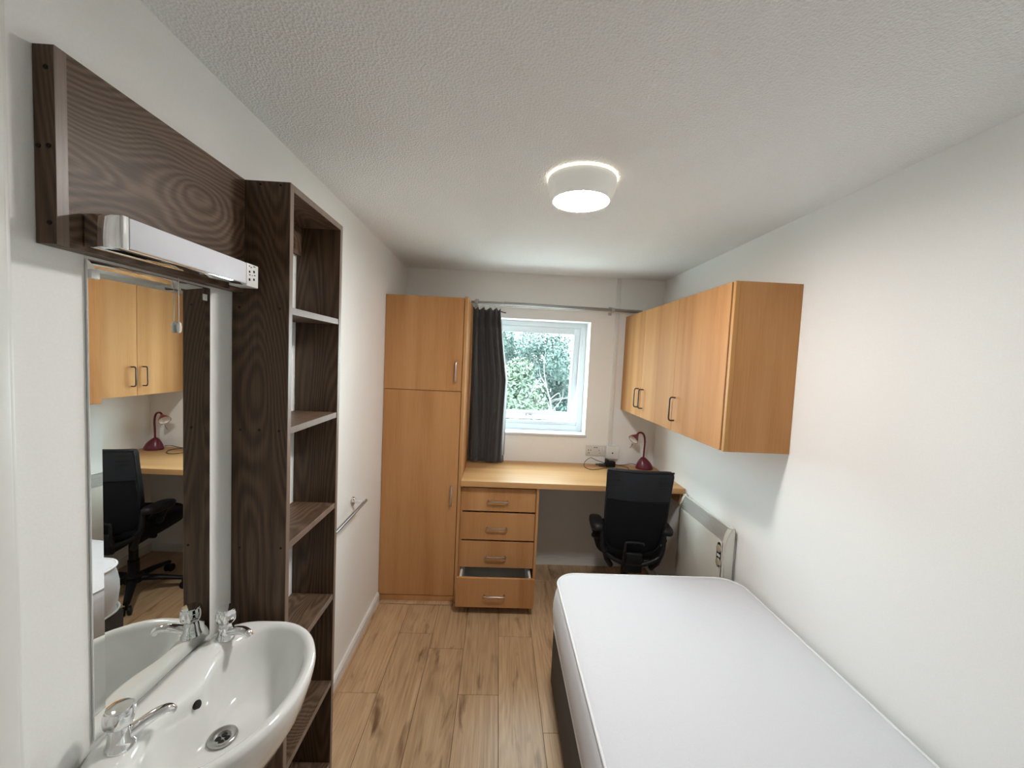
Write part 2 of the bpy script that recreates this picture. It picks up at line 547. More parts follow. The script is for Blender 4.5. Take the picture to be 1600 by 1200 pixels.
for nm, z0, z1, h0, h1 in (('upper', 1.3815, 1.967, 1.44, 1.569), ('lower', .047, 1.378, .647, .776)):
    dr = B().box(XL + .002, WXR, 2.588, 2.6065, z0, z1, .0012).obj('door', 'beech', wd, smooth=0)
    b = B()
    b.tube(bezier([(-.2665, 2.588, h0 + .004), (-.2665, 2.570, h0 + .001), (-.2665, 2.562, h0 + .01)], 5) +
           bezier([(-.2665, 2.562, h1 - .01), (-.2665, 2.570, h1 - .001), (-.2665, 2.588, h1 - .004)], 5), .0048, 10)
    b.obj('handle', 'steel', dr)

# ------------------------------------------------------------------ drawer unit
du = thing('drawer_unit', (.04, 2.85, 0), 'beech four drawer unit under the desk with its bottom drawer pulled open', 'drawers')
b = B()
b.box(-.209, -.2065 + .012, 2.608, YB - .016, .03, .776)
b.box(.281, .297, 2.588, YB - .016, 0.0, .777)
b.box(-.196, .281, YB - .030, YB - .016, .05, .776)
b.box(-.196, .281, 2.65, YB - .030, .030, .045)
b.box(-.196, .281, 2.625, 2.645, 0.0, .030)
b.obj('carcass', 'beech', du, smooth=0)
DX0, DX1 = -.2065, .2785
for k, (z0, z1, yf, hz) in enumerate(((.610, .761, 2.605, .680), (.419, .598, 2.605, .503), (.234, .407, 2.605, .312), (.052, .238, 2.462, .133))):
    dr = B().box(DX0, DX1, yf, yf + .018, z0, z1, .0012).obj('drawer', 'beech', du, smooth=0)
    if k == 3:
        dr['label'] = 'drawer pulled open'
    b = B()
    y0 = yf + .018
    y1 = y0 + .45
    zt = z1 - .028
    b.box(DX0 + .014, DX0 + .028, y0, y1, z0 + .012, zt, .001)
    b.box(DX1 - .028, DX1 - .014, y0, y1, z0 + .012, zt, .001)
    b.box(DX0 + .028, DX1 - .028, y1 - .014, y1, z0 + .012, zt)
    b.box(DX0 + .028, DX1 - .028, y0, y1 - .014, z0 + .016, z0 + .022)
    b.obj('drawer_box', 'drawer_in', dr, smooth=0)
    b = B()
    hx0, hx1 = -.033, .098
    b.tube(bezier([(hx0 + .004, yf, hz), (hx0 + .001, yf - .018, hz), (hx0 + .01, yf - .026, hz)], 5) +
           bezier([(hx1 - .01, yf - .026, hz), (hx1 - .001, yf - .018, hz), (hx1 - .004, yf, hz)], 5), .0048, 10)
    b.obj('handle', 'steel', dr)

# ------------------------------------------------------------------ desk
dk = thing('desk', (.5, 2.85, .778), 'beech built-in desk worktop spanning under the window', 'desk')
B().box(-.2085, XR - .002, 2.569, YB - .0005, .778, .814, .002).obj('worktop', 'beech_x_lit', dk, smooth=0)
B().box(XR - .020, XR - .002, 2.60, YB - .002, .70, .778).obj('batten', 'beech_x_lit', dk, smooth=0)

# ------------------------------------------------------------------ wall cabinets (a double and a single)
def d_handle(y, z0, z1, x, par):
    b = B()
    r = .0042
    xo = x - .030
    b.tube(bezier([(x, y, z0 + .004), (xo + .008, y, z0 + .004), (xo, y, z0 + .014)], 5) +
           bezier([(xo, y, z1 - .014), (xo + .008, y, z1 - .004), (x, y, z1 - .004)], 5), r, 10)
    b.obj('handle', 'gunmetal', par)
CX = .9575
c2 = thing('wall_cabinet', (1.1, 2.67, 1.25), 'double-door beech wall cabinet above the desk lamp, beside the window', 'cabinet')
b = B()
b.box(CX + .02, XR - .001, 2.205, YB - .002, 1.251, 1.269)
b.box(CX + .02, XR - .001, 2.205, YB - .002, 1.945, 1.963)
b.box(CX + .02, XR - .001, 2.2055, 2.2235, 1.269, 1.945)
b.box(CX + .02, XR - .001, YB - .02, YB - .002, 1.269, 1.945)
b.box(XR - .008, XR - .001, 2.2235, YB - .02, 1.269, 1.945)
b.box(CX + .03, XR - .008, 2.2235, YB - .02, 1.60, 1.616)
b.obj('carcass', 'beech', c2, smooth=0)
for y0, y1, hy in ((2.7105, YB - .004, 2.752), (2.2065, 2.7075, 2.666)):
    dr = B().box(CX, CX + .018, y0, y1, 1.251, 1.963, .0015).obj('door', 'beech', c2, smooth=0)
    d_handle(hy, 1.311, 1.443, CX, dr)
c1 = thing('wall_cabinet', (1.1, 1.94, 1.25), 'single-door beech wall cabinet with broad end panel, nearest above the bed', 'cabinet')
b = B()
b.box(CX + .02, XR - .001, 1.693, 2.2045, 1.251, 1.269)
b.box(CX + .02, XR - .001, 1.693, 2.2045, 1.945, 1.963)
b.box(CX + .02, XR - .001, 2.1865, 2.2045, 1.269, 1.945)
b.box(XR - .008, XR - .001, 1.693, 2.1865, 1.269, 1.945)
b.box(CX + .03, XR - .008, 1.693, 2.1865, 1.60, 1.616)
b.obj('carcass', 'beech', c1, smooth=0)
dr = B().box(CX, CX + .018, 1.7035, 2.2045, 1.251, 1.963, .0015).obj('door', 'beech', c1, smooth=0)
d_handle(2.172, 1.305, 1.437, CX, dr)
B().box(CX + .001, CX + .0025 + .018, 1.674, 1.692, 1.2515, 1.9625, .001).obj('edge_band', 'beech_edge', c1, smooth=0)
B().box(CX + .0208, XR - .001, 1.674, 1.692, 1.2515, 1.9625).obj('end_panel', 'beech', c1, smooth=0)

# ------------------------------------------------------------------ shelf unit (dark walnut)
SXF = -.567
sy0, sy1, sz = 1.125, 1.485, 2.035
su = thing('shelf_unit', (-.64, 1.3, 0), 'tall narrow dark walnut open shelf unit beside the basin', 'shelf unit')
EB = .0015
def panel_with_edge(nm, x0, x1, y0, y1, z0, z1, mat):
    p = B().box(x0, x1 - EB, y0, y1, z0, z1).obj(nm, mat, su, smooth=0)
    B().box(x1 - EB, x1, y0, y1, z0, z1, .0005, 1).obj('edge_band', 'walnut_edge', p, smooth=0)
    return p
near = panel_with_edge('side_panel', XL + .001, SXF, sy0, sy0 + .018, 0, sz, 'walnut')
far = panel_with_edge('side_panel', XL + .001, SXF, sy1 - .018, sy1, 0, sz, 'walnut')
panel_with_edge('top_panel', XL + .001, SXF, sy0 + .018, sy1 - .018, sz - .018, sz, 'walnut_y')
for zt in (1.711, 1.382, 1.053, .713, .382, .060):
    panel_with_edge('shelf', XL + .001, SXF - .002, sy0 + .018, sy1 - .018, zt - .019, zt, 'walnut_y')
B().box(XL + .001, XL + .017, sy0 + .018, sy1 - .018, 1.922, sz - .018).obj('wall_batten', 'walnut_y', su, smooth=0)
for x, z in ((-.645, 2.026), (-.593, 2.026), (-.697, 1.703), (-.591, 1.704), (-.693, 1.374), (-.643, 1.375), (-.590, 1.374), (-.581, 1.047), (-.693, 1.045)):
    b = B().lathe([(.0034, 0), (.0034, .0009), (.0024, .0011), (.0020, .0004)], (x, sy0 - .0002, z), (0, -1, 0), 12)
    b.obj('screw_hole', 'hole', near)

# ------------------------------------------------------------------ pelmet over the mirror
px = -.684
pe = thing('pelmet_board', (-.70, .89, 1.742), 'dark walnut pelmet board mounted above the mirror, up to the shelf unit', 'pelmet')
ep = B().box(XL + .001, px - EB, .662, .680, 1.742, sz, .0008).obj('end_panel', 'walnut', pe, smooth=0)
B().box(px - EB, px, .662, .680, 1.742, sz, .0004, 1).obj('edge_band', 'walnut_edge', ep, smooth=0)
B().box(px - .018, px - .0008, .680, sy0 - .0005, 1.742, sz).obj('front_board', 'walnut_y', pe, smooth=0)
B().box(XL + .001, px - .018, .680, sy0 - .0005, 1.742, 1.760).obj('bottom_board', 'walnut_y', pe, smooth=0)
for x, z in ((-.696, 2.002), (-.709, 1.887), (-.694, 1.888), (-.695, 1.774)):
    b = B().lathe([(.0036, 0), (.0036, .0009), (.0026, .0011), (.0022, .0004)], (x, .6618, z), (0, -1, 0), 12)
    b.obj('screw_hole', 'hole', ep)

# ------------------------------------------------------------------ shaver light
sl = thing('shaver_light', (px, .89, 1.75), 'white strip light with shaver socket fixed above the mirror', 'wall light')
b = B()
b.box(px + .0005, -.6235, .700, 1.069, 1.7475, 1.8035, .004)
b.obj('housing', 'chrome', sl)
B().box(-.6245, -.6195, .712, 1.0255, 1.7515, 1.8015, .0015).obj('diffuser', 'diffuser', sl)
B().box(-.6245, -.6205, .7005, .7115, 1.7495, 1.8025, .001).obj('end_trim', 'white_plastic', sl)
pt = B().box(-.6625, -.6185, 1.026, 1.073, 1.7465, 1.802, .002).obj('socket_plate', 'white_plastic', sl)
b = B()
for y, z, r in ((1.036, 1.782, .0030), (1.054, 1.785, .0036), (1.036, 1.763, .0036), (1.054, 1.766, .0034)):
    b.lathe([(r, 0), (r, .0006)], (-.6186, y, z), (1, 0, 0), 8)
for y, z, l in ((1.033, 1.7945, .004), (1.040, 1.7925, .005), (1.051, 1.7965, .008), (1.034, 1.7735, .006), (1.046, 1.7735, .002), (1.054, 1.7755, .006)):
    b.box(-.6186, -.6180, y, y + l, z, z + .0022)
b.obj('plate_mark', 'hole', pt)
b = B()
b.tube([(-.7035, .925, 1.7415), (-.7035, .926, 1.66), (-.7035, .926, 1.645)], .0009, 6)
cdo = b.obj('pull_cord', 'white_plastic', sl)
B().lathe([(.0022, 0), (.0045, .003), (.0052, .014), (.0040, .021), (.0018, .024)], (-.7035, .926, 1.622), seg=12).obj('cord_pull', 'white_plastic', cdo)

# ------------------------------------------------------------------ mirror
mr = thing('mirror', (XL, .883, .857), 'tall narrow frameless mirror on left wall above the washbasin', 'mirror')
b = B()
X0, X1 = XL + .0005, XL + .006
my0, my1, mz0, mz1, bv = .736, 1.031, .862, 1.736, .020
def rect(x, e):
    return [Vector((x, my0 + e, mz0 + e)), Vector((x, my1 - e, mz0 + e)), Vector((x, my1 - e, mz1 - e)), Vector((x, my0 + e, mz1 - e))]
b.loft([rect(X0, 0), rect(X1 - .0012, 0), rect(X1, bv)], True)
bmesh.ops.transform(b.bm, matrix=Matrix.Translation((XL + .002, .883, 0)) @ Matrix.Rotation(-.0085, 4, 'Z') @ Matrix.Translation((-XL, -.883, 0)), verts=list(b.bm.verts))
mg = b.obj('mirror_glass', 'mirror', mr, smooth=0)
for y, z in ((.752, 1.712), (1.018, 1.712)):
    b = B()
    b.box(XL + .0005, XL + .010, y - .014, y + .002, z - .008, z + .008, .002)
    b.obj('mirror_clip', 'white_plastic', mr)

# ------------------------------------------------------------------ washbasin
BY = .872
bs = thing('washbasin', (-.6, BY, .70), 'white porcelain washbasin with overflow hole below the mirror', 'washbasin')
NA = 72
def outer(k, grow=1.0, dz=0):
    a = 2 * math.pi * k / NA
    c, s_ = math.cos(a), math.sin(a)
    if c >= 0:
        return (-.560 + .162 * c, BY + .222 * s_)
    return (-.560 - .1555 * (-c) ** .45, BY + .222 * math.copysign(abs(s_) ** .45, s_))
def inner(k):
    a = 2 * math.pi * k / NA
    c, s_ = math.cos(a), math.sin(a)
    if c >= 0:
        return (-.560 + .134 * c, BY + .196 * s_)
    # back line bows forward in the middle, between the taps
    x = -.560 - .088 * (-c) ** .7
    y = BY + .196 * math.copysign(abs(s_) ** .75, s_)
    x += .026 * math.exp(-((y - BY) / .07) ** 2)
    return (x, y)
WCX, WCY = -.572, .874
rings = []
for sc_, z in ((.42, .655), (.60, .672), (.80, .715), (.93, .775), (.985, .825), (1.0, .846)):
    cx = -.66 + (1 - sc_) * .02
    rings.append([Vector((max(XL + .002, cx + (outer(k)[0] - cx) * sc_), BY + (outer(k)[1] - BY) * sc_, z)) for k in range(NA)])
for f_, z in ((.06, .8575), (.25, .8615), (.55, .8605), (.80, .8575), (.94, .852), (1.0, .846)):
    rings.append([Vector((outer(k)[0] * (1 - f_) + inner(k)[0] * f_, outer(k)[1] * (1 - f_) + inner(k)[1] * f_, z)) for k in range(NA)])
for s_, z in ((.975, .833), (.94, .812), (.89, .790), (.80, .768), (.68, .750), (.58, .7395), (.45, .7355), (.30, .7345), (.135, .734)):
    rings.append([Vector((WCX + (inner(k)[0] - WCX) * s_, WCY + (inner(k)[1] - WCY) * s_, z)) for k in range(NA)])
b = B()
b.loft(rings, True)
b.obj('bowl', 'porcelain', bs, smooth=80)
b = B().lathe([(.016, .0), (.024, .0035), (.0275, .003), (.029, .000), (.028, -.002)], (WCX, WCY, .7385), seg=32, caps=(False, False))
b.lathe([(.0165, .0005), (.0165, -.004)], (WCX, WCY, .7385), seg=32, caps=(False, True))
wo = b.obj('waste', 'steel', bs, smooth=60)
b = B()
for ang_ in (0.2, 1.77, 3.34, 4.91):
    cx, cy = WCX + .009 * math.cos(ang_), WCY + .009 * math.sin(ang_)
    b.lathe([(.0058, 0), (.0058, .0006)], (cx, cy, .7348), seg=12)
b.obj('waste_hole', 'hole', wo)
b = B()
b.lathe([(.0085, -.004), (.0085, .003), (.007, .0035)], (-.6185, .862, .823), (1, .0, .40), 16)
ov = b.obj('overflow_hole', 'hole', bs)

def tap(pos, dirv, label):
    x, y, z = pos
    d = Vector((dirv[0], dirv[1], 0)).normalized()
    t_ = thing('basin_tap', pos, label, 'tap', 'chrome basin taps')
    b = B().lathe([(.0225, -.001), (.0225, .004), (.0205, .007), (.0180, .018), (.0165, .030), (.0145, .036), (.0125, .040)], pos, seg=28)
    b.obj('tap_body', 'chrome', t_, smooth=50)
    # spout: leaves the body and reaches over the bowl
    p0 = Vector(pos) + Vector((0, 0, .016))
    pts = bezier([p0 + d * .008, p0 + d * .033 + Vector((0, 0, .009)), p0 + d * .055 + Vector((0, 0, .014)), p0 + d * .070 + Vector((0, 0, .012)), p0 + d * .077 + Vector((0, 0, .004))], 5)
    n = len(pts)
    b = B().tube(pts, [.0125 - .0035 * i / n for i in range(n)], 14, flat=.85)
    b.obj('spout', 'chrome', t_, smooth=60)
    # handle: four-lobed clear-cut chrome head
    rings = []
    for r, h in ((.012, .037), (.0165, .041), (.0215, .048), (.0232, .059), (.0225, .068), (.0205, .075)):
        rings.append([Vector((x + r * (1 + .07 * math.cos(6 * q)) * math.cos(q), y + r * (1 + .07 * math.cos(6 * q)) * math.sin(q), z + h)) for q in [2 * math.pi * k / 48 for k in range(48)]])
    b = B()
    b.loft(rings, True)
    hd = b.obj('tap_handle', 'chrome', t_, smooth=40)
    B().lathe([(.0195, .075), (.0190, .0772), (.012, .0782), (.004, .0786)], pos, seg=28).obj('handle_cap', 'chrome', hd, smooth=50)
    return t_
tap((-.662, .730, .8585), (.055, .062), 'chrome basin tap nearest the camera, left of the overflow hole')
tap((-.664, 1.026, .8585), (.085, -.028), 'chrome basin tap in the far corner beside the shelf unit')

# ------------------------------------------------------------------ towel rail
tr_ = thing('towel_rail', (XL, 1.83, .84), 'chrome towel rail on left wall behind the shelf unit', 'towel rail')
b = B().tube([(-.652, 1.575, .840), (-.652, 2.092, .840)], .0075, 12)
b.obj('bar', 'dull_steel', tr_)
for y in (1.60, 2.072):
    b = B().lathe([(.024, 0), (.024, .004), (.020, .010), (.011, .016), (.0095, .055), (.0105, .066)], (XL + .0005, y, .840), (1, 0, 0), 20)
    b.obj('bracket', 'chrome', tr_, smooth=50)

# ------------------------------------------------------------------ curtain rail and curtain
rl = thing('curtain_rail', (.42, YB - .09, 2.0), 'slim chrome curtain rail mounted above the window', 'curtain rail')
ry = YB - .088
b = B().tube([(-.222, ry, 2.008), (.02, ry, 2.007)], .0085, 12)
b.tube([(.018, ry, 2.007), (1.05, ry, 1.996)], .0115, 12)
b.obj('rod', 'dull_steel', rl)
b = B().tube([(-.20, ry + .03, 1.996), (1.0, ry + .03, 1.986)], .0055, 8)  # thin white rod behind and slightly below the front rod
b.obj('rear_rod', 'white_plastic', rl)
for x in (-.185, .83):
    b = B()
    zz = 2.0075 - .0105 * (x + .2)
    b.box(x - .013, x + .013, YB - .006, YB - .0005, zz - .03, zz + .035, .003)
    b.box(x - .010, x + .010, ry - .002, YB - .004, zz + .012, zz + .019, .002)
    b.lathe([(.0165, -.011), (.0165, .011)], (x, ry, zz), (1, 0, 0), 20)
    b.obj('bracket', 'steel', rl)
cu = thing('curtain', (-.08, ry, .82), 'dark charcoal gathered curtain drawn to the left of the window', 'curtain')
def curtain_sheet(back=False):
    NU, NV = 150, 46
    rows = []
    for j in range(NV + 1):
        v = j / NV
        z = 1.962 + (.824 - 1.962) * v
        row = []
        for i in range(NU + 1):
            u = i / NU
            xr = -.005 + .070 * min(1, v * 2.2) ** 1.3
            x = -.205 + (xr + .205) * u
            ph = u * 2 * math.pi * 5.0 + 1.3 * math.sin(u * 6 + v * 2.4) + .5 * math.sin(v * 5 + u * 3)
            head = math.exp(-((v - .085) / .03) ** 2)
            amp = (.026 + .016 * min(1, v * 2.5)) * (1 - .6 * head) * (.75 + .25 * math.sin(u * 9 + 1))
            y = ry - .004 + amp * math.sin(ph) + .003 * math.sin(ph * 2.0 + v * 4)
            x += .010 * math.cos(ph) * (.4 + v) * math.sin(math.pi * u)
            zz = z
            if v < .06:
                zz += .010 * math.sin(ph + 1.0) * (1 - v / .06)
            if v > .97:
                zz += -.004 * math.sin(ph) + .006 * (1 - u)
            if back:
                y += .006
                x += .004 * u + .004 * max(0, u - .9) * 10 * .5
            row.append(Vector((x, y, zz)))
        rows.append(row)
    return rows
b = B()
b.loft(curtain_sheet(), False)
o = b.obj('curtain_cloth', 'curtain', cu, smooth=80)
sm = o.modifiers.new('thick', 'SOLIDIFY'); sm.thickness = .002
b = B()
b.loft([[p for p in r[4:]] for r in curtain_sheet(True)[3:-2]], False)
o = b.obj('lining', 'lining', cu, smooth=80)
for x in (-.165, -.122, -.085, -.045, -.008):
    B().tube([(x, ry, 1.9945), (x, ry - .002, 1.975), (x + .004, ry - .006, 1.955)], .0038, 6).obj('hook', 'white_plastic', cu)
b = B()
b.tube([(-.002, ry - .01, 1.945), (.022, ry - .016, 1.938), (.036, ry - .016, 1.937)], .004, 6)
b.obj('tape_end', 'black_plastic', cu)

# ------------------------------------------------------------------ cable trunking and sockets
tk = B()
tk.box(.874, .904, YB - .013, YB - .0005, .9615, H - .001, .002)
tk.box(.876, .902, YB - .0145, YB - .0125, .9615, H - .001, .001)
tag(tk.obj('cable_trunking', 'wall_gloss'), 'white vertical cable trunking from ceiling down to the socket', 'trunking')
sk = thing('double_socket', (.78, YB, .92), 'white double power socket with two rockers on wall above desk', 'socket')
B().box(.704, .856, YB - .009, YB - .0005, .879, .9605, .002).obj('plate', 'grey_socket', sk)
for x in (.820, .842):
    B().box(x - .006, x + .006, YB - .013, YB - .009, .922, .942, .0015).obj('rocker_switch', 'white_plastic', sk)
for x, z, a, c in ((.7245, .9225, .0025, .005), (.743, .9225, .0025, .005), (.733, .901, .002, .004), (.7245, .901, .002, .004), (.808, .9225, .002, .004), (.815, .901, .002, .004)):
    B().box(x - a, x + a, YB - .0098, YB - .0088, z - c, z + c).obj('pin_hole', 'hole', sk)
for x in (.772, .788):
    B().box(x - .005, x + .005, YB - .0098, YB - .0088, .9415, .9475).obj('indicator', 'hole', sk)
ds = thing('data_socket', (.906, YB, .914), 'white square surface box with single round outlet under trunking', 'socket')
B().box(.8605, .952, YB - .034, YB - .0005, .867, .961, .003).obj('back_box', 'white_plastic', ds)
B().box(.8600, .9525, YB - .039, YB - .0345, .8665, .9615, .0015).obj('plate', 'white_plastic', ds)
B().lathe([(.0058, 0), (.0058, .0008)], (.906, YB - .0392, .912), (0, -1, 0), 16).obj('outlet_hole', 'hole', ds)
for x in (.879, .934):
    B().lathe([(.0026, 0), (.0026, .0008)], (x, YB - .0392, .912), (0, -1, 0), 10).obj('screw', 'steel', ds)

# ------------------------------------------------------------------ desk lamp with cord and plug
DT = .8145
dl = thing('desk_lamp', (1.14, 3.045, DT), 'burgundy gooseneck desk lamp in the far right corner of the desk', 'lamp')
b = B()
rings = []
for h, r, ox in ((0, .064, 0), (.006, .066, 0), (.018, .063, 0), (.035, .056, -.002), (.055, .044, -.005), (.072, .030, -.009), (.084, .017, -.012), (.090, .006, -.013)):
    rings.append([Vector((1.140 + ox + r * math.cos(2 * math.pi * k / 40), 3.045 + .8 * r * math.sin(2 * math.pi * k / 40), DT + h)) for k in range(40)])
b.loft(rings, True)
b.obj('base', 'burgundy', dl, smooth=60)
st = bezier([(1.130, 3.045, DT + .078), (1.131, 3.045, .96), (1.132, 3.043, 1.02), (1.122, 3.040, 1.070), (1.100, 3.036, 1.090), (1.076, 3.032, 1.088), (1.060, 3.028, 1.068)], 6)
B().tube(st, .0068, 12).obj('gooseneck', 'burgundy', dl, smooth=60)
ax = Vector((-.62, -.34, -.55)).normalized()
so_ = Vector((1.066, 3.030, 1.072))
b = B().lathe([(.010, -.004), (.014, .006), (.024, .020), (.033, .036), (.0385, .052), (.0370, .052), (.031, .036), (.022, .022), (.010, .012)], so_, ax, 36, (True, True))
b.obj('lamp_shade', 'burgundy_light', dl, smooth=50)
b = B().lathe([(.036, .0505), (.030, .036), (.022, .0235), (.006, .019)], so_, ax, 30, (False, True))
b.obj('reflector', 'white_plastic', dl, smooth=60)
b = B().tube([so_ + ax * .05 + Vector((.0, 0, -.034)), so_ + ax * .05 + Vector((-.010, -.004, -.048)), so_ + ax * .05 + Vector((-.027, -.008, -.066))], .0016, 6)
b.obj('shade_rod', 'gunmetal', dl)
cord = bezier([(1.088, 3.078, .835), (1.05, 3.09, .836), (1.0, 3.095, .825), (.955, 3.085, .824), (.925, 3.07, .832)], 8)
b = B().tube(cord, .0024, 6)
b.tube(bezier([(.925, 3.066, .830), (.97, 3.075, .822), (1.005, 3.06, .818), (1.015, 3.03, .817), (1.0, 2.99, .817), (.975, 2.955, .817), (.93, 2.93, .817), (.885, 2.945, .817), (.84, 3.01, .818), (.80, 2.985, .817), (.73, 2.95, .817),
               (.695, 2.96, .818), (.675, 3.02, .822), (.69, 3.07, .845), (.735, 3.09, .872), (.775, 3.085, .858), (.83, 3.075, .842), (.872, 3.06, .838)], 7), .0022, 6)
b.obj('cord', 'black_plastic', dl)
b = B()
b.box(.862, .918, 3.040, 3.088, .8155, .860, .008, 3)
b.box(.846, .864, 3.032, 3.092, .8165, .872, .004)
pg = b.obj('plug', 'black_plastic', dl)
b = B()
b.box(.792, .848, 3.045, 3.075, .8165, .838, .006)
b.box(.770, .793, 3.052, 3.060, .823, .829, .001)
b.box(.772, .793, 3.066, 3.073, .828, .834, .001)
b.obj('plug_pin', 'gunmetal', pg)

# ------------------------------------------------------------------ office chair
CHX = .850
ch = thing('office_chair', (CHX, 2.345, 0), 'black high-backed swivel office chair pushed up to the desk', 'chair')
TILT = .085      # backrest leans toward the camera at the top
def by(z):       # rear plane of the backrest
    return 2.365 - TILT * (z - .47) / .51
def halfw(z):
    pts = ((.462, .105), (.475, .135), (.495, .155), (.53, .172), (.60, .183), (.70, .190), (.80, .192), (.90, .194), (.965, .197), (.985, .190))
    for (a, p), (c, q) in zip(pts[:-1], pts[1:]):
        if z <= c:
            return p + (q - p) * max(0, (z - a)) / (c - a)
    return pts[-1][1]
_hw = halfw
def halfw(z):
    return _hw(z) * .97
def cx_(z):
    return CHX + .004 + .008 * (z - .7)
def back_shell(z0, z1, n, off, thick, shrink=0.0, curve=.03):
    """closed shell: rear face bows outward slightly, front face follows"""
    rings = []
    NC = 14
    for j in range(n + 1):
        z = z0 + (z1 - z0) * j / n
        hw = halfw(z) - shrink
        rear = [Vector((cx_(z) + hw * u, by(z) + off + curve * u * u, z)) for u in [-1 + 2 * i / NC for i in range(NC + 1)]]
        front = [Vector((cx_(z) + hw * u * .985, by(z) + off + thick + curve * u * u * .9 - .010 * (abs(u) > .99), z)) for u in [1 - 2 * i / NC for i in range(NC + 1)]]
        rings.append(rear + front)
    return rings
b = B()
b.loft(back_shell(.462, .985, 26, 0.006, .052), True)
bk = b.obj('backrest', 'black_fabric', ch, smooth=70)
b = B()
b.loft(back_shell(.806, .980, 12, 0.0, .012, .006), True)
b.obj('headrest_panel', 'black_vinyl', bk, smooth=70)
b = B()
zs = [.47 + (.975 - .47) * i / 30 for i in range(31)]
for sgn in (-1, 1):
    b.tube([(cx_(z) + sgn * (halfw(z) - .004), by(z) + .006 + .030, z) for z in zs], .0065, 8)
b.tube([(cx_(.983) + u * .19, by(.983) + .010 + .030 * u * u, .984) for u in [-1 + i / 8 for i in range(17)]], .006, 8)
b.tube([(cx_(.80) + u * .178, by(.80) + .004 + .030 * u * u, .802 - .004 * u) for u in [-1 + i / 8 for i in range(17)]], .003, 6)
b.obj('piping', 'black_vinyl', bk, smooth=70)
for sgn in (-1, 1):
    for k, z in enumerate((.953, .925, .897)):
        x0 = cx_(z) + sgn * .110
        x1 = cx_(z) + sgn * .170
        pts = [(x0 + (x1 - x0) * q, by(z) - .002 + .030 * (.58 + .32 * q) ** 2, z + .003 * math.sin(q * 3)) for q in (0, .3, .6, 1)]
        B().tube(pts, [.0012, .0035, .0035, .0012], 6).obj('crease', 'hole', bk)
# frame hugging the lower back + handle bracket
b = B()
arc = bezier([(CHX - .186, 2.375, .60), (CHX - .180, 2.368, .50), (CHX - .150, 2.362, .452), (CHX - .07, 2.352, .415), (CHX, 2.350, .405), (CHX + .07, 2.352, .415), (CHX + .150, 2.362, .452), (CHX + .176, 2.368, .50), (CHX + .182, 2.375, .60)], 6)
b.tube(arc, .014, 10)
for sgn in (-1, 1):
    b.tube([(CHX + sgn * .165, 2.365, .475), (CHX + sgn * .15, 2.375, .42), (CHX + sgn * .12, 2.40, .37)], .017, 10)
b.obj('back_frame', 'black_plastic', ch, smooth=60)
b = B()
b.tube(bezier([(CHX - .055, 2.35, .40), (CHX - .055, 2.325, .47), (CHX - .052, 2.328, .535), (CHX - .035, 2.33, .548), (CHX + .04, 2.33, .548), (CHX + .055, 2.328, .535)], 6), .010, 10)
b.box(CHX - .05, CHX + .055, 2.338, 2.365, .36, .48, .008)
b.box(CHX - .035, CHX + .035, 2.345, 2.48, .355, .385, .008)
b.obj('back_bracket', 'black_plastic', ch, smooth=50)
b = B()
rings = []
for z, g in ((.415, .90), (.425, .97), (.445, 1.0), (.470, 1.0), (.490, .97), (.500, .88), (.503, .6), (.504, .2)):
    r = []
    for k in range(40):
        a = 2 * math.pi * k / 40
        c, s_ = math.cos(a), math.sin(a)
        r.append(Vector((CHX + .205 * g * math.copysign(abs(c) ** .55, c), 2.605 + .225 * g * math.copysign(abs(s_) ** .55, s_), z + .012 * (abs(s_) ** 2) * (g > .95))))
    rings.append(r)
b.loft(rings, True)
b.obj('seat', 'black_fabric', ch, smooth=70)
b = B()
b.box(CHX - .10, CHX + .10, 2.47, 2.70, .36, .415, .012)
b.tube([(CHX + .08, 2.60, .385), (CHX + .24, 2.60, .39)], .006, 8)
b.lathe([(.012, 0), (.016, .01), (.016, .04), (.010, .045)], (CHX - .10, 2.55, .385), (-1, 0, 0), 12)
b.obj('mechanism', 'black_plastic', ch, smooth=50)
b = B().lathe([(.030, .085), (.030, .22), (.024, .222), (.024, .365)], (CHX, 2.57, 0), seg=20)
b.obj('gas_column', 'black_plastic', ch, smooth=50)
for sgn in (-1, 1):
    b = B()
    xa = CHX + .004 + sgn * (.214 if sgn < 0 else .196)
    pts = bezier([(CHX + sgn * .12, 2.52, .425), (CHX + sgn * .165, 2.515, .45), (xa - sgn * .055, 2.505, .488), (xa - sgn * .022, 2.50, .530), (xa + sgn * .004, 2.495, .595)], 6)
    b.tube(pts, [.020] * 8 + [.024] * 6 + [.030] * (len(pts) - 14), 12, flat=1.3)
    b.lathe([(.012, 0), (.016, .006), (.016, .026), (.009, .032)], (xa - sgn * .006, 2.47, .520), (sgn, 0, 0), 14)
    ar = b.obj('arm_support', 'black_plastic', ch, smooth=60)
    b = B()
    rings = []
    for z, g in ((.575, .55), (.581, .90), (.592, 1.0), (.611, 1.0), (.621, .9), (.624, .55)):
        rings.append([Vector((xa + .041 * g * math.copysign(abs(math.cos(a)) ** .7, math.cos(a)), 2.475 + .125 * g * math.copysign(abs(math.sin(a)) ** .6, math.sin(a)), z - .010 * math.sin(a)))
                      for a in [2 * math.pi * k / 32 for k in range(32)]])
    b.loft(rings, True)
    b.obj('arm_pad', 'black_vinyl', ar, smooth=70)
b = B().lathe([(.045, .075), (.055, .085), (.055, .115), (.034, .130)], (CHX, 2.57, 0), seg=24)
b.obj('base_hub', 'black_plastic', ch, smooth=50)
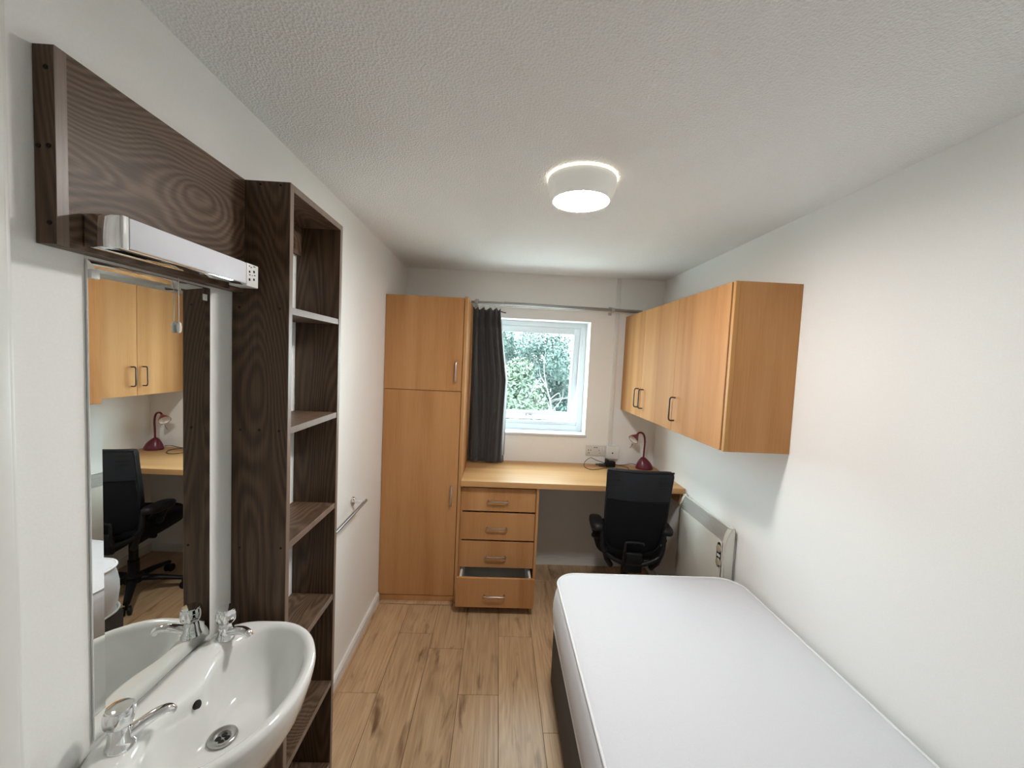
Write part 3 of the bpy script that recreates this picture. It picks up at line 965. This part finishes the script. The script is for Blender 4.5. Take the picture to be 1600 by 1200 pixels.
for k in range(5):
    a = math.radians(-118 + 72 * k)
    dx, dy = math.cos(a), math.sin(a)
    b = B().tube([(CHX + dx * .04, 2.57 + dy * .04, .100), (CHX + dx * .14, 2.57 + dy * .14, .092), (CHX + dx * .27, 2.57 + dy * .27, .070)], [.028, .023, .017], 10, flat=.7)
    lg = b.obj('base_leg', 'black_plastic', ch, smooth=60)
    cx, cy = CHX + dx * .262, 2.57 + dy * .262
    b = B()
    px_, py_ = -dy, dx
    for s_ in (-1, 1):
        b.lathe([(.010, -.008), (.024, -.008), (.027, -.004), (.027, .004), (.024, .008), (.010, .008)], (cx + dx * .012 + px_ * .014 * s_, cy + dy * .012 + py_ * .014 * s_, .0275), (px_, py_, 0), 20)
    b.lathe([(.008, 0), (.008, .04)], (cx, cy, .03), seg=10)
    b.obj('caster', 'black_plastic', lg, smooth=50)
ch.location = (CHX + .002, 2.36, -.004)
ch.rotation_euler = (0, 0, math.radians(-7))

# ------------------------------------------------------------------ panel heater
hx = 1.180
ht = thing('panel_heater', (1.21, 2.24, .24), 'cream electric panel heater on right wall between bed and desk', 'heater')
hy0, hy1 = 1.976, 2.512
def prof(y, e=0.0, x0=hx, top=.800):
    """side profile: upright front, sloped grille, rounded crest"""
    pts = [(x0 + e, .24 + e), (x0 + e, .715), (x0 + .006 + e, .742), (x0 + .014 + e, .770 - e), (x0 + .024, .790 - e), (x0 + .034, .799 - e),
           (x0 + .040, .800 - e), (x0 + .046, .796 - e), (x0 + .048, .785), (x0 + .048, .24 + e)]
    return [Vector((x, y, z)) for x, z in pts]
b = B()
b.loft([prof(hy0 + .028, .006), prof(hy1 - .02, .006)], True)
b.obj('casing', 'cream', ht, smooth=25)
b = B()
b.box(hx, hx + .012, hy0 + .02, hy1 - .012, .245, .716, .003)
b.obj('front_panel', 'cream', ht)
b = B()
b.loft([[Vector((hx + .0035, y, .719)), Vector((hx + .0225, y, .7885)), Vector((hx + .026, y, .787)), Vector((hx + .008, y, .719))] for y in (hy0 + .03, hy1 - .022)], True)
gr = b.obj('grille', 'grille', ht, smooth=0)
b = B()
for k in range(5):
    t_ = .12 + k * .19
    x, z = hx + .0035 + .019 * t_, .719 + .0695 * t_
    b.box(x - .0006, x + .0008, hy0 + .032, hy1 - .024, z - .002, z + .002)
b.obj('louvre', 'grille', gr, smooth=0)
for y0, y1 in ((hy0, hy0 + .030), (hy1 - .022, hy1)):
    b = B()
    b.loft([prof(y0 + .003, .003), prof(y0), prof(y1)], True)
    b.obj('end_cap', 'cream', ht, smooth=25)
B().box(hx + .0485, XR - .0005, hy0 + .012, hy1 - .012, .26, .735, .002).obj('wall_bracket', 'cream', ht)
b = B()
b.tube([(hx + .024, hy0 + .003, .7955), (hx + .024, hy1 - .003, .7955)], .004, 8)
b.obj('top_rail', 'cream', ht)
# control recess with two dials
def oval(x, y, z, ry_, rz, n=36, p=.62):
    return [Vector((x, y + ry_ * math.copysign(abs(math.cos(2 * math.pi * k / n)) ** p, math.cos(2 * math.pi * k / n)), z + rz * math.sin(2 * math.pi * k / n))) for k in range(n)]
yc, zc = hy0 + .052, .640
b = B()
b.loft([oval(hx + .002, yc, zc, .028, .070), oval(hx - .0025, yc, zc, .027, .069), oval(hx - .0025, yc, zc, .0235, .0655), oval(hx - .0002, yc, zc, .023, .065)], True)
ct = b.obj('control_bezel', 'cream', ht, smooth=40)
b = B()
b.loft([oval(hx - .0004, yc, zc, .0225, .0645), oval(hx - .0008, yc, zc, .022, .064)], True)
b.obj('control_recess', 'hole', ct)
for z, rz in ((.672, .027), (.602, .024)):
    b = B().lathe([(.0195, 0), (.0195, .004), (.017, .0065), (.005, .007)], (hx - .0006, yc, z), (-1, 0, 0), 24)
    b.obj('dial', 'beige_knob', ct, smooth=50)
B().box(hx - .004, hx - .0004, yc - .012, yc + .012, .630, .643, .001).obj('rocker_switch', 'white_plastic', ct)

# ------------------------------------------------------------------ bed base and mattress
MX0, MX1, MY0, MY1 = .316, 1.222, .045, 1.943
bd = thing('bed_base', (.77, 1.0, 0), 'dark charcoal fabric divan bed base beneath the mattress', 'bed base')
B().box(MX0 + .004, MX1 - .004, MY0 + .01, MY1 - .03, .03, .343, .012, 3).obj('divan_box', 'charcoal', bd)
for x in (MX0 + .08, MX1 - .08):
    for y in (MY0 + .10, MY1 - .13):
        b = B().lathe([(.022, 0), (.026, .004), (.026, .022), (.012, .024), (.012, .032)], (x, y, 0), seg=16)
        b.obj('foot', 'black_plastic', bd)
mt = thing('mattress', (.77, 1.0, .344), 'plain white single mattress with piped edges on the divan', 'mattress')
def mring(e, z, rad, n=10):
    r = max(rad - e * .9, .004)
    x0, x1, y0, y1 = MX0 + e, MX1 - e, MY0 + e, MY1 - e
    pts = []
    for cx, cy, a0 in ((x1 - r, y1 - r, 0), (x0 + r, y1 - r, 90), (x0 + r, y0 + r, 180), (x1 - r, y0 + r, 270)):
        for k in range(n + 1):
            a = math.radians(a0 + 90 * k / n)
            pts.append((cx + r * math.cos(a), cy + r * math.sin(a)))
        # straight run subdivided
        nx = {0: (x0 + r, y1), 90: (x0, y0 + r), 180: (x1 - r, y0), 270: (x1, y1 - r)}[a0]
        px0, py0 = pts[-1]
        for k in range(1, 8):
            pts.append((px0 + (nx[0] - px0) * k / 8, py0 + (nx[1] - py0) * k / 8))
    return [Vector((x, y, z)) for x, y in pts]
RAD = .108
b = B()
prof_ = [(.10, .3445), (.02, .3445), (.004, .350), (-.004, .362), (-.013, .395), (-.018, .440), (-.017, .480), (-.010, .525), (-.002, .552), (.006, .562),
         (.020, .5675), (.05, .5715), (.12, .575), (.22, .577), (.34, .578), (.42, .578)]
b.loft([mring(e, z, RAD + (.03 if e < 0 else 0)) for e, z in prof_], True)
b.obj('cover', 'ticking', mt, smooth=60)
for e, z in ((.003, .5615), (-.003, .3535)):
    ring = mring(e, z, RAD)
    b = B()
    b.tube(ring + [ring[0]], .0048, 8, caps=False)
    b.obj('piping', 'piping', mt, smooth=70)

# ------------------------------------------------------------------ outside: ground and trees
structure(B().box(-25, 30, YB + .4, 45, -3.2, -3.0).obj('ground_outside', 'bounce_ground'))
def tree(x, y, h, r, n, mat, label, lean=0.0):
    t_ = thing('tree', (x, y, -3.0), label, 'tree', 'trees outside the window')
    b = B()
    top = Vector((x + lean, y, -3 + h * .8))
    trunk = bezier([(x, y, -3.0), (x + lean * .2, y + .1, -3 + h * .3), (x + lean * .6, y - .1, -3 + h * .55), top], 6)
    b.tube(trunk, [.16 - .12 * i / len(trunk) for i in range(len(trunk))], 8)
    rnd = random.Random(int(abs(x * 100) + y * 10))
    for k in range(9):
        p = trunk[7 + k % (len(trunk) - 8)]
        a = rnd.uniform(0, 6.28)
        L = r * rnd.uniform(.6, .95)
        q = p + Vector((math.cos(a) * L, math.sin(a) * L * .8, L * rnd.uniform(.2, .8)))
        m_ = (p + q) / 2 + Vector((0, 0, .15))
        b.tube(bezier([p, m_, q], 4), [.05 - .004 * i for i in range(9)], 6)
    b.obj('trunk', 'bark', t_)
    b = B()
    blobs = []
    for k in range(20):
        a, zz = rnd.uniform(0, 6.28), rnd.uniform(.25, 1.0)
        rr = r * rnd.uniform(.15, .8)
        blobs.append((Vector((x + lean * zz + math.cos(a) * rr, y + math.sin(a) * rr, -3 + h * (.22 + .70 * zz))), r * rnd.uniform(.28, .48)))
    for i in range(n):
        c, br = blobs[rnd.randrange(len(blobs))]
        d = Vector((rnd.gauss(0, 1), rnd.gauss(0, 1), rnd.gauss(0, 1))).normalized()
        p = c + d * br * rnd.uniform(.6, 1.05)
        s_ = rnd.uniform(.03, .075)
        ax_ = Vector((rnd.gauss(0, 1), rnd.gauss(0, 1), rnd.gauss(0, .6) - .5)).normalized()
        sd = ax_.cross(d + Vector((.01, .02, .03))).normalized() * s_ * .45
        vs = [b.bm.verts.new(q) for q in (p - ax_ * s_, p + sd, p + ax_ * s_, p - sd)]
        b.bm.faces.new(vs)
    o = b.obj('foliage', mat, t_, smooth=0)
    o['kind'] = 'stuff'
tree(.74, 9.0, 4.9, 1.05, 15000, 'leaf_b', 'pale yellow-green tree in the middle of the window view', .1)
tree(1.75, 12.2, 5.5, 1.35, 20000, 'leaf_a', 'round blue-green tree right of the middle in the window view', -.1)
tree(.45, 15.8, 7.4, 1.7, 22000, 'leaf_a', 'tall blue-green tree behind curtain edge at left of window view', .0)
tree(3.5, 19.6, 4.3, 1.7, 16000, 'leaf_a', 'low tree under the white sky gap at far right of window view', .0)
tree(1.5, 25.0, 5.7, 2.6, 26000, 'leaf_a', 'broad tree farthest off, closing the window view behind the others', .0)
bt = thing('bare_tree', (.9, 7.6, -3.0), 'leafless sapling with pale forked branches close outside the window', 'tree')
def view(u, v, Y=7.6):
    return Vector(((u - 779) / 640 * Y, Y, 1.6 + (558 + .046 * (u - 779) - v) / 640 * Y))
b = B()
b.tube(bezier([(.95, 7.6, -3.0), view(868, 720), view(867, 650), view(856, 605), view(845, 585), view(843, 572)], 6), [.022 - .0006 * i for i in range(31)], 7)
for pts in ([(856, 605), (850, 575), (851, 545)], [(845, 588), (834, 606), (824, 630)], [(861, 622), (875, 612), (878, 622)], [(867, 650), (858, 628), (853, 630)], [(866, 640), (880, 622), (882, 606)], [(868, 660), (842, 640), (820, 622)]):
    b.tube(bezier([view(*q) for q in pts], 5), [.011 - .0008 * i for i in range(11)], 6)
b.obj('trunk', 'bark_white', bt)
